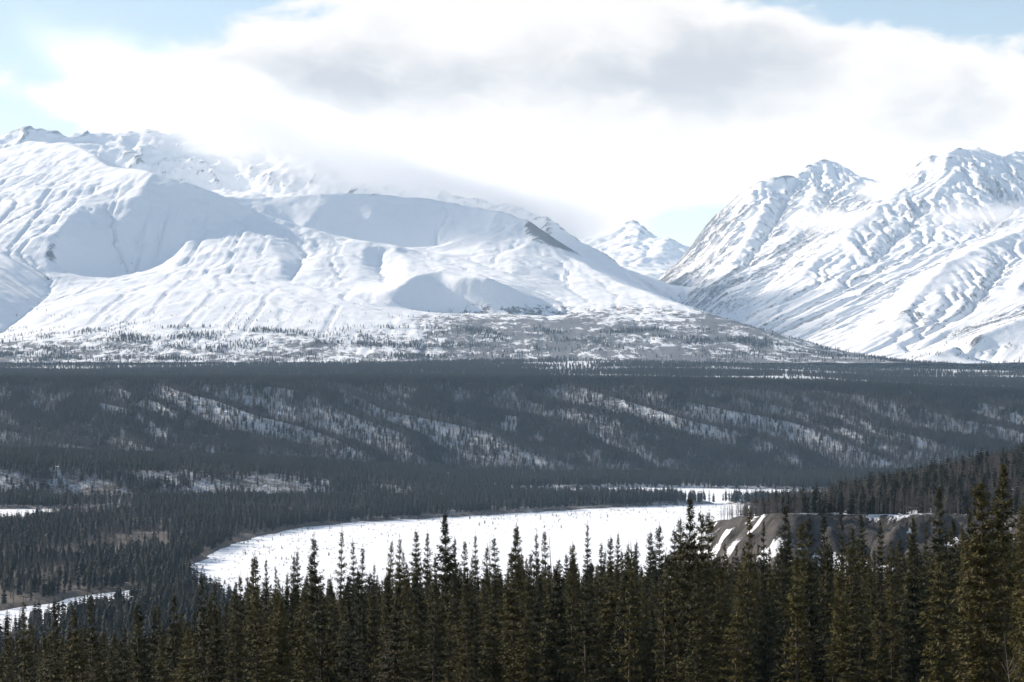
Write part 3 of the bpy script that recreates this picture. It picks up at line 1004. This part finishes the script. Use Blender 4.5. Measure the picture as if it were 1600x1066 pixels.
NSP = 6
far_meshes = [far_spruce(500 + i, 10.0, 1.25 + 0.12 * i, 12 + i % 3, 6) for i in range(NSP)]
for i in range(6):
    v, t_ = bare_tree_geo(600 + i, 10.0, 2.6, 22, 1.5, 3)
    far_meshes.append(tri_mesh('far_bare', v, t_, [M_BARE]))
for i in range(3):       # low alder and willow scrub
    r_ = np.random.default_rng(640 + i); v, t_ = [], []
    for k in range(16):
        a_ = r_.random() * 6.28; d_ = np.array([math.cos(a_), math.sin(a_), r_.uniform(.7, 2.2)]); d_ /= np.linalg.norm(d_)
        p_ = np.array([r_.normal(0, .25), r_.normal(0, .25), -0.1]); q_ = p_ + d_ * r_.uniform(1.2, 2.6)
        add(v, t_, *tube([p_, (p_ + q_) / 2 + r_.normal(0, .1, 3), q_], [0.05, 0.035, 0.01], 3))
    far_meshes.append(tri_mesh('far_scrub', v, t_, [M_BARE]))
FARC = proto_coll('far_tree', far_meshes)


def field(n, x0, x1, y0, y1, rng):
    """random places inside the view wedge, a good step wider than the frame"""
    y = np.sqrt(rng.random(n) * (y1 * y1 - y0 * y0) + y0 * y0)
    half = y * 0.268 * 1.22 + 25
    x = (rng.random(n) * 2 - 1) * half
    ok = (x > x0) & (x < x1)
    return x[ok], y[ok]


def choose(x, y, z, bare_prob, rng, hs=(0.8, 1.35), hb=(0.7, 1.1), scrub=0.0):
    n = len(x)
    b = rng.random(n) < bare_prob
    sc = rng.random(n) < scrub
    var = np.where(b, NSP + rng.integers(0, 6, n), rng.integers(0, NSP, n))
    var = np.where(sc, NSP + 6 + rng.integers(0, 3, n), var)
    h = np.where(b, rng.uniform(*hb, n), rng.uniform(*hs, n) ** 1.0)
    h = np.where(sc, rng.uniform(.6, 1.2, n), h)
    w = h * rng.uniform(0.8, 1.15, n)
    return np.stack([x, y, z, w, h, var], -1)


rg = np.random.default_rng(21)
# flood-plain forest, both sides of the river
x, y = field(52000, -700, 600, 620, 1800, rg)
sdw = water_sd(x, y); sdt = sd_poly(x, y, TERRACE)
pn = fbm(x / 90.0, y / 90.0, 3, 70)
keep = (sdw > 3) & (sdt > 95) & (rg.random(len(x)) < np.clip(0.75 + 0.5 * pn, 0.3, 1.0))
x, y, pn = x[keep], y[keep], pn[keep]
brown = np.clip(0.25 - 1.1 * pn + 0.5 * sst(1010, 900, y) * (x < -180), 0.04, 0.85)
P1 = choose(x, y, ground_z(x, y), brown, rg, (0.75, 1.4), (0.7, 1.15))
scatter('valley_forest', FARC, P1, 'dark spruce forest on the flat beside the frozen river', 'forest', 1)
# willows and seedlings standing in the river snow by its left bank
x, y = field(26000, -400, 250, 1050, 1800, rg)
sdw = water_sd(x, y)
k = (sdw < -2) & (sdw > -170) & (rg.random(len(x)) < np.exp(sdw / 60.0) * 0.35 * (0.4 + 1.6 * (perlin(x / 40, y / 40, 77) > 0.05)))
x, y = x[k], y[k]
P = choose(x, y, np.full(len(x), -0.05), np.full(len(x), 0.0), rg, (0.15, 0.5), scrub=0.75)
P[:, 3] *= 0.75; P[:, 4] *= 0.7
scatter('river_scrub', FARC, P, 'sparse bare willow scrub poking out of river snow', 'scrub', 2)
# far bank and low terrace
x, y = field(90000, -900, 900, 1760, 2400, rg)
yb, yt = bluff_lines(x)
sdw = water_sd(x, y)
pn = fbm(x / 70.0, y / 50.0, 3, 71)
on_slope = (x < -60) & (y > 1790) & (y < 1925)
pr = np.where(on_slope, 0.66 + 0.4 * pn, 0.55 + 0.3 * pn)
keep = (sdw > 1) & (y < yb + 10) & (rg.random(len(x)) < pr)
x, y, pn, on_slope = x[keep], y[keep], pn[keep], on_slope[keep]
br = np.where(on_slope, np.clip(0.75 - 1.1 * pn, .1, .95), np.clip(0.12 - 0.5 * pn, 0.02, .5))
P2 = choose(x, y, ground_z(x, y), br, rg, (0.75, 1.3), (0.65, 1.0))
P2[:, 3:5] *= np.where(y > 2120, 0.72, 1.0)[:, None]
scatter('far_bank_forest', FARC, P2, 'dark band of spruce along the far river bank', 'forest', 3)
# the bluff face: bare birch over snow, spruce filling the hollows
x, y = field(230000, -1000, 1000, 2235, 2760, rg)
yb, yt = bluff_lines(x)
t = (y - yb) / (yt - yb)
s = (1 - t) * (yt - yb); skew = bluff_skew(x, s)
gl = 1 - np.abs(perlin((skew - 26) / 150.0, s / 900.0, 15)) * 2.4
hol = perlin((skew + 55) / 140.0, s / 420.0, 72) * 0.95 + 0.6 * fbm(x / 38.0, y / 55.0, 3, 73)
dark = 0.95 * sst(0.62, 0.98, gl + 0.4 * fbm(x / 30.0, y / 40.0, 3, 79)) * sst(-0.35, 0.1, perlin(x / 260.0, t * 2.0, 80)) + 0.95 * sst(0.22, 0.58, hol + 0.30 * (t - 0.45)) + sst(0.92, 1.02, t)
keep = (t > -0.02) & (t < 1.1) & (rg.random(len(x)) < 0.80 + 0.18 * np.clip(dark, 0, 1))
x, y, dark = x[keep], y[keep], dark[keep]
P3 = choose(x, y, ground_z(x, y), np.clip(0.88 - 0.86 * dark, 0.02, 0.9), rg, (0.7, 1.25), (0.6, 1.0))
scatter('bluff_forest', FARC, P3, 'bare birch and dark spruce covering the long far bluff', 'forest', 4)
# the bench above it
x, y = field(130000, -1700, 1700, 2700, 4900, rg)
yb, yt = bluff_lines(x)
pn = fbm(x / 420.0, y / 380.0, 4, 74)
gap = sst(0.02, 0.42, pn) * sst(2850, 3300, y)
thin = sst(3700, 4350, y)
scarp = (((np.abs(y + 120 * perlin(x / 500.0, 0 * x, 18) - 3225) < 60) & (perlin(x / 120.0, y / 160.0, 83) > 0.3) | (np.abs(y + 160 * perlin(x / 400.0, 0 * x, 19) - 3775) < 70)) & (perlin(x / 190.0, y / 160.0, 81) > 0.2) & (x > -250))
keep = (y > yt - 5) & (~scarp | (rg.random(len(x)) < 0.62)) & (rg.random(len(x)) < (0.98 - 0.85 * gap) * (1 - thin * np.clip(1.0 - 1.6 * (fbm(x / 140.0, y / 90.0, 3, 78) - 0.05), 0, 1)))
x, y, pn, scarp = x[keep], y[keep], pn[keep], scarp[keep]
zg = np.maximum(ground_z(x, y), np.maximum(sample(LX, LY, LZ, x, y), sample(RX2, RY2, RZ2, x, y)))
P4 = choose(x, y, zg - 0.2, np.where(scarp, 0.9, np.clip(0.30 + 0.4 * pn, .05, .7)), rg, (0.7, 1.25), (0.5, .9))
scatter('bench_forest', FARC, P4, 'spruce forest spread over the bench below the mountains', 'forest', 5)
# scattered trees and scrub climbing the mountain apron
x, y = field(60000, -1700, 1900, 4250, 5700, rg)
zl = sample(LX, LY, LZ, x, y); zr = sample(RX2, RY2, RZ2, x, y); zg = np.maximum(np.maximum(zl, zr), ground_z(x, y))
pn = fbm(x / 150.0, y / 70.0, 4, 75)
hi = sst(310, 160, zg)
keep = (rg.random(len(x)) < np.clip(-0.22 + 2.0 * pn + 0.5 * sst(4750, 4500, y), 0, 1) * hi * 1.2) & (zg < 330)
x, y, zg, pn = x[keep], y[keep], zg[keep], pn[keep]
P5 = choose(x, y, zg - 0.2, np.full(len(x), .1), rg, (0.45, .85), (0.4, .7), scrub=0.4)
scatter('treeline_scatter', FARC, P5, 'scattered spruce and alder scrub climbing the snowy apron', 'scrub', 6)
# the wooded terrace by the cut bank
x, y = field(52000, 70, 620, 650, 1310, rg)
tz, sdt = terrace_z(x, y)
pn = fbm(x / 55.0, y / 55.0, 3, 76)
keep = (sdt < -1.0) & (rg.random(len(x)) < 0.9 + 0.3 * pn)
x, y, tz, pn, sdt = x[keep], y[keep], tz[keep], pn[keep], sdt[keep]
edge_s = sst(-2, -60, sdt)
P6 = choose(x, y, tz - 0.2, np.clip(0.60 - 0.5 * pn + 0.28 * sst(-110, -30, sdt), .2, .95), rg, (0.85, 1.5), (0.7, 1.15))
P6[:, 3:5] *= (0.72 + 0.28 * edge_s)[:, None]
scatter('terrace_forest', FARC, P6, 'brown bare aspens mixed with dark spruce on the terrace', 'forest', 7)

# ------------------------------------------------------------------ the stand of spruce on the near slope: every tree a thing
VAR = []
rr = np.random.default_rng(88)
for i in range(12):
    Hh = 12.0
    VAR.append(spruce_meshes(900 + i, Hh, [0.95, 1.15, 0.85, 1.3, 1.0, 1.2][i % 6], club=[0, 0.35, 0, 0.5, 0.25, 0][i % 6], density=[1.0, 1.2, .9, 1.25, 1.1, 1.0][i % 6], upsweep=[.5, .7, .35, .55, .8, .45][i % 6], bald=[0.1, 0.15, .45, 0.05, .2, .3][i % 6]))
OLIVE = spruce_meshes(950, 12.0, 1.55, club=0.5, density=1.5, needles=1.1, upsweep=.5, mat=M_OLIVE)
DEAD = spruce_meshes(951, 12.0, 1.55, club=0.0, density=0.75, needles=1.0, upsweep=.2, mat=M_RUST)
BIG = spruce_meshes(952, 12.0, 1.45, club=0.3, density=1.5, upsweep=.75)


def place_tree(name, var, x, y, z, h, label, group, wid=1.0, lean=(0, 0), rz=None):
    root = bpy.data.objects.new(name, None)
    root.empty_display_size = 0.5
    COL.objects.link(root)
    root.location = (x, y, z)
    sc = h / 12.0
    root.scale = (wid * (0.35 + 0.65 * sc), wid * (0.35 + 0.65 * sc), sc)
    root.rotation_euler = (lean[0], lean[1], RNG.random() * 6.283 if rz is None else rz)
    tag(root, label, 'tree', group)
    for nm, me in (('trunk', var[0]), ('crown', var[1])):
        c = bpy.data.objects.new(nm, me)
        COL.objects.link(c)
        c.parent = root
    return root


TIPS = [(500, 843), (530, 831), (553, 848), (464, 864), (455, 872), (416, 876), (429, 890), (605, 847), (622, 843), (633, 864), (652, 831), (665, 834), (680, 872), (712, 844), (727, 847), (742, 838), (759, 856), (780, 842), (584, 884),
        (563, 858), (490, 868), (402, 871), (805, 827), (815, 823), (837, 834), (856, 832), (898, 852), (917, 820), (934, 851), (884, 868), (951, 842), (963, 835), (984, 851), (995, 848), (1014, 834), (1030, 824), (1051, 830), (1065, 813),
        (1100, 804), (1110, 805), (1135, 850), (1163, 796), (1191, 815), (1224, 793), (1234, 824), (1255, 818), (1269, 812), (1291, 806), (1317, 805), (1351, 805), (1336, 824), (1382, 817), (1420, 810), (1433, 812), (1447, 824), (1464, 765),
        (1482, 813), (1518, 796), (1597, 788), (1578, 858), (37, 942), (85, 940), (110, 955), (148, 935), (222, 945), (240, 948), (264, 930), (192, 978), (322, 903), (337, 908), (376, 902), (398, 873), (5, 970), (215, 967), (250, 948)]
SKY_X = [-400, 0, 60, 130, 200, 260, 330, 400, 450, 500, 600, 700, 800, 900, 1000, 1100, 1200, 1300, 1400, 1500, 1600, 2000]
SKY_Y = [985, 985, 965, 955, 985, 960, 925, 893, 885, 880, 880, 870, 862, 865, 852, 845, 845, 840, 840, 825, 800, 800]
taken = []
placed = []


def free(x, y, gap):
    for (a, b) in taken:
        if (a - x) ** 2 + (b - y) ** 2 < gap * gap: return False
    return True


trng = np.random.default_rng(123)


def tip_tree(px, py, dlo, dhi, hlo, hhi, gap=1.6):
    for k in range(400):
        d = trng.uniform(dlo, dhi)
        x, y, zt = unp(px, py, d)
        zg = float(ground_z(np.array([x]), np.array([y]))[0])
        h = zt - zg
        if hlo <= h <= hhi and (free(x, y, gap) or k > 300):
            taken.append((x, y)); return x, y, zg - 0.15, h + 0.15
    return None


# trees one can name
G_STAND = 'spruces of the dense stand on the near slope'
sp = tip_tree(1562, 726, 85, 130, 12, 17.5)
if sp: place_tree('spruce_tree', BIG, *sp, 'tallest dark spruce, standing behind the olive one at the cut bank end', None, 0.95)
sp = tip_tree(1540, 757, 80, 120, 11, 16)
if sp: place_tree('spruce_tree', OLIVE, *sp, 'bushy olive yellow spruce beside the tallest dark spruce', None, 0.9)
sp = tip_tree(1076, 781, 100, 150, 12, 17)
if sp: place_tree('spruce_tree', BIG, *sp, 'tall full crowned spruce with its tip against the far end of the river snow', None, 0.78)
sp = tip_tree(699, 805, 110, 160, 12, 17)
if sp:
    place_tree('spruce_tree', BIG, *sp, 'tall spruce with upswept boughs rising alone above the stand before river snow', None, 0.82)
    big_spot = sp
sp = tip_tree(620, 958, 75, 100, 7, 14)
if sp: place_tree('dead_spruce', DEAD, *sp, 'dead spruce with rusty grey drooping boughs among green spruces', None, 1.1)
sp = tip_tree(585, 1000, 70, 95, 6, 12)
if sp: place_tree('spruce_tree', OLIVE, *sp, 'short yellow green spruce beside the dead grey one', None, 0.7)

KINDS = ['slim dark spruce with ragged narrow crown below the crest of the dense stand', 'full dark spruce with dense clubbed tip below the crest of the dense stand', 'thin half bald spruce with sparse boughs below the crest of the dense stand',
         'stout dark green spruce with broad dense crown below the crest of the dense stand', 'dark spruce with upswept boughs below the crest of the dense stand', 'dark spruce with loose open crown below the crest of the dense stand']
SHORT = ['slim ragged spruce', 'club tipped dark spruce', 'half bald thin spruce', 'stout dense spruce', 'upswept dark spruce', 'loose crowned spruce']


def crest_label(px, v):
    def nth(k):
        return '%d%s' % (k, 'th' if 10 <= k % 100 <= 20 else {1: 'st', 2: 'nd', 3: 'rd'}.get(k % 10, 'th'))
    xs = [p[0] for p in TIPS]
    if px < 699: k, a, b = sum(px <= q < 699 for q in xs), 'the lone tall spruce', 'the wooded flat'
    elif px < 1076: k, a, b = sum(699 < q <= px for q in xs), 'the lone tall spruce', 'the cut bank'
    elif px < 1562: k, a, b = sum(1076 < q <= px for q in xs), 'the full tall spruce', 'the olive one'
    else: k, a, b = sum(1562 < q <= px for q in xs), 'the tallest spruce', 'the slope'
    return '%s, %s crest treetop from %s towards %s' % (SHORT[v % 6], nth(k), a, b)


n_th = 0
for (px, py) in TIPS:
    sp = tip_tree(px, py, 82 if px < 400 else 105, 150 if px < 400 else 270, 8.5, 15.5)
    if not sp: continue
    v = int(trng.integers(0, 12))
    place_tree('spruce_tree', VAR[v], *sp, crest_label(px, v), G_STAND, trng.uniform(0.75, 1.02), (trng.normal(0, .012), trng.normal(0, .012)))
    n_th += 1
# the rest of the stand fills in below the tips
tries = 0
cand = []
while n_th + len(cand) < 290 and tries < 9000:
    tries += 1
    px = trng.uniform(-60, 1660); d = math.sqrt(trng.uniform(72 ** 2, 215 ** 2))
    top_row = np.interp(px, SKY_X, SKY_Y) + abs(trng.normal(0, 34)) + 2
    x, y, zt = unp(px, top_row, d)
    zg = float(ground_z(np.array([x]), np.array([y]))[0])
    h = zt - zg
    if h > 14.5: h = trng.uniform(10, 14.5)
    if h < 5.5: continue
    row = HOR + (CAM_Z - (zg + h)) / d * FP
    if row > 1050 or not free(x, y, 2.0): continue
    taken.append((x, y)); cand.append((x, y, zg - 0.15, h + 0.15))
for c in cand:
    v = int(trng.integers(0, 12))
    place_tree('spruce_tree', VAR[v], *c, KINDS[v % 6], G_STAND, trng.uniform(0.78, 1.05), (trng.normal(0, .014), trng.normal(0, .014)))
# what stands behind and between is one mass
NEARC = proto_coll('near_tree', [tri_mesh('n', np.array([v.co[:] for v in a.vertices] + [v.co[:] for v in b.vertices]), [tuple(p.vertices) for p in a.polygons if len(p.vertices) == 3] + [tuple(i + len(a.vertices) for i in p.vertices) for p in b.polygons], [M_BARK, M_NEEDLE],
                                       [0] * len(a.polygons) + [1] * len(b.polygons)) for a, b in VAR[:8]])
x, y = field(5600, -200, 220, 88, 420, rg)
zg = ground_z(x, y)
px = x / y * FP + 800
lim = np.interp(px, SKY_X, SKY_Y) + np.abs(rg.normal(0, 42, len(x))) + 16
h = np.minimum(CAM_Z + (HOR - lim) / FP * y - zg, rg.uniform(8, 14, len(x)))
ok = (h > 4.0)
T_ = np.array(taken)
dm = np.min((x[:, None] - T_[None, :, 0]) ** 2 + (y[:, None] - T_[None, :, 1]) ** 2, axis=1)
ok &= dm > 1.3 ** 2
x, y, zg, h = x[ok], y[ok], zg[ok], h[ok]
P7 = np.stack([x, y, zg - .15, 0.35 + 0.65 * h / 12.0, h / 12.0, rg.integers(0, 8, len(x))], -1)
scatter('spruce_thicket', NEARC, P7, 'crowded young spruce filling in between the trees of the near stand', 'thicket', 8)


# bare snags and a fallen tangle of pale birch
def snag(px, py, dlo, dhi, h_lo, h_hi, seed, spread, n, thick, mat, label, lean=(0, 0)):
    sp = tip_tree(px, py, dlo, dhi, h_lo, h_hi, 0.5)
    if not sp: return
    x, y, z, h = sp
    V, T = bare_tree_geo(seed, h, spread, 0, thick, 5)
    root = bpy.data.objects.new('bare_tree', None); COL.objects.link(root)
    root.location = (x, y, z); root.rotation_euler = (lean[0], lean[1], 0)
    tag(root, label, 'bare tree', None)
    tr = bpy.data.objects.new('trunk', tri_mesh('bare_trunk', V, T, [mat], smooth=True)); COL.objects.link(tr); tr.parent = root
    V2, T2 = bare_tree_geo(seed, h, spread, n, thick, 4)
    nt = (4 + 1) * 2 * 4
    br = bpy.data.objects.new('crown', tri_mesh('bare_crown', V2, T2[nt:], [mat])); COL.objects.link(br); br.parent = root


snag(765, 836, 140, 200, 10, 16, 71, 1.3, 16, 0.55, M_BARE, 'thin leafless sapling against the river snow between two spruces')
snag(873, 838, 140, 210, 9, 16, 72, 0.6, 7, 0.8, M_BARE, 'thin bare dead pole with few stubs against the river snow', (0, -0.03))
snag(866, 850, 140, 210, 9, 16, 73, 0.5, 5, 0.7, M_BARE, 'short bare dead pole beside the taller leaning pole', (0, -0.06))
snag(1594, 985, 66, 84, 2.5, 9, 74, 1.2, 8, 0.5, M_PALE, 'pale bare birch trunk leaning below the tallest spruce', (0, -0.12))
snag(1564, 1010, 66, 84, 2.5, 8, 75, 1.0, 6, 0.5, M_PALE, 'short pale bare birch below the olive spruce', (0, 0.2))

# ------------------------------------------------------------------ cloud lying on the range, wisps on the right-hand peaks
def mat_cloud(name, dens, base_fn, nscale, seedv):
    m = bpy.data.materials.new(name)
    m.use_nodes = True
    t = NT(m.node_tree)
    o = t.new('ShaderNodeOutputMaterial')
    v = t.new('ShaderNodeVolumePrincipled')
    v.inputs['Color'].default_value = (1, 1, 1, 1)
    v.inputs['Anisotropy'].default_value = 0.35
    g = t.new('ShaderNodeNewGeometry')
    p = t.xyz(g.outputs['Position'])
    n = t.noise(t.vmath('ADD', t.vmath('MULTIPLY', g.outputs['Position'], (1.0, 1.0, 1.6)), seedv), nscale, 4.0, 0.55)
    d = base_fn(t, p, n)
    t.link(t.math('MULTIPLY', d, dens), v.inputs['Density'])
    t.link(v.outputs[0], o.inputs['Volume'])
    return m


def bank(t, p, n):
    zb = t.math('ADD', t.math('MULTIPLY', t.math('ADD', p[0], 268.0), -0.313), 785.0)
    rel = t.math('ADD', t.math('SUBTRACT', p[2], zb), t.math('MULTIPLY', t.math('SUBTRACT', n, 0.5), 560.0))
    k = t.ramp(rel, 0.0, 150.0)
    k = t.math('MULTIPLY', k, t.ramp(rel, 110.0, 300.0, 1.0, 0.0))
    k = t.math('MULTIPLY', k, t.ramp(p[0], -2050.0, -1250.0))
    return t.math('MULTIPLY', k, t.ramp(p[0], 0.0, 520.0, 1.0, 0.0))


def prism(name, pts, mat, label, cat):
    """closed prism: PTS are x, z corners, between the two depths"""
    xz, y0, y1 = pts
    n = len(xz)
    V = [(x, y0, z) for x, z in xz] + [(x, y1, z) for x, z in xz]
    F = [tuple(range(n)), tuple(range(2 * n - 1, n - 1, -1))] + [(i, i + n, (i + 1) % n + n, (i + 1) % n) for i in range(n)]
    me = bpy.data.meshes.new(name)
    me.from_pydata(V, [], F)
    me.update()
    me.materials.append(mat)
    o = bpy.data.objects.new(name, me)
    COL.objects.link(o)
    tag(o, label, cat, None, 'stuff')
    return o


if True:
    mc = mat_cloud('cloud_bank_vapour', 0.0042, bank, 0.0024, (3.0, 1.0, 5.0))
    prism('cloud_bank', ([(-2100, 1190), (550, 360), (550, 1150), (-2100, 1885)], 7420.0, 9250.0), mc, 'white cloud bank lying along the jagged range', 'cloud')

def wisp(cx, cy, cz, rx_, ry_, rz_):
    def fn(t, p, n):
        r = None
        for q, c, rad in ((p[0], cx, rx_), (p[1], cy, ry_), (p[2], cz, rz_)):
            e = t.math('DIVIDE', t.math('SUBTRACT', q, c), rad)
            e = t.math('MULTIPLY', e, e)
            r = e if r is None else t.math('ADD', r, e)
        k = t.math('ADD', t.math('SUBTRACT', 1.0, t.math('SQRT', r)), t.math('MULTIPLY', t.math('SUBTRACT', n, 0.55), 2.2))
        k = t.ramp(k, 0.0, 0.7)
        return t.math('MULTIPLY', k, t.ramp(r, 0.55, 0.98, 1.0, 0.0))
    return fn


for i, (px, py, d, rx_, rz_, dn) in enumerate([(1305, 346, 8150, 330, 75, 0.0042), (1530, 338, 7950, 330, 95, 0.0042), (1500, 240, 9000, 240, 70, 0.004), (1380, 300, 8700, 210, 60, 0.004)]):
    cx, cy, cz = unp(px, py, d)
    mw = mat_cloud('wisp_vapour', dn, wisp(cx, cy, cz, rx_, 260.0, rz_), 0.006, (i * 7.0, 2.0, i * 3.0))
    prism('cloud_wisp', ([(cx - rx_, cz - rz_), (cx + rx_, cz - rz_), (cx + rx_, cz + rz_), (cx - rx_, cz + rz_)], cy - 260.0, cy + 260.0), mw, ['thin cloud wisp across the shoulder of the peak by the gap', 'thin cloud wisp lying in the bowl of the rugged mountain', 'small cloud cap touching the top of the rugged mountain', 'small cloud wisp in the saddle between the two rugged peaks'][i], 'cloud')

# ------------------------------------------------------------------ haze: the air itself
hm = bpy.data.materials.new('haze_air')
hm.use_nodes = True
ht = NT(hm.node_tree)
ho = ht.new('ShaderNodeOutputMaterial')
hv = ht.new('ShaderNodeVolumePrincipled')
hv.inputs['Color'].default_value = (0.52, 0.74, 1.0, 1)
hv.inputs['Density'].default_value = 4.2e-5
hv.inputs['Anisotropy'].default_value = 0.0
hv.inputs['Absorption Color'].default_value = (1, 1, 1, 1)
ht.link(hv.outputs[0], ho.inputs['Volume'])
prism('haze', ([(-31000, -12), (31000, -12), (31000, 1900), (-31000, 1900)], -7000.0, 41500.0), hm, 'thin blue haze filling the valley air', 'haze')
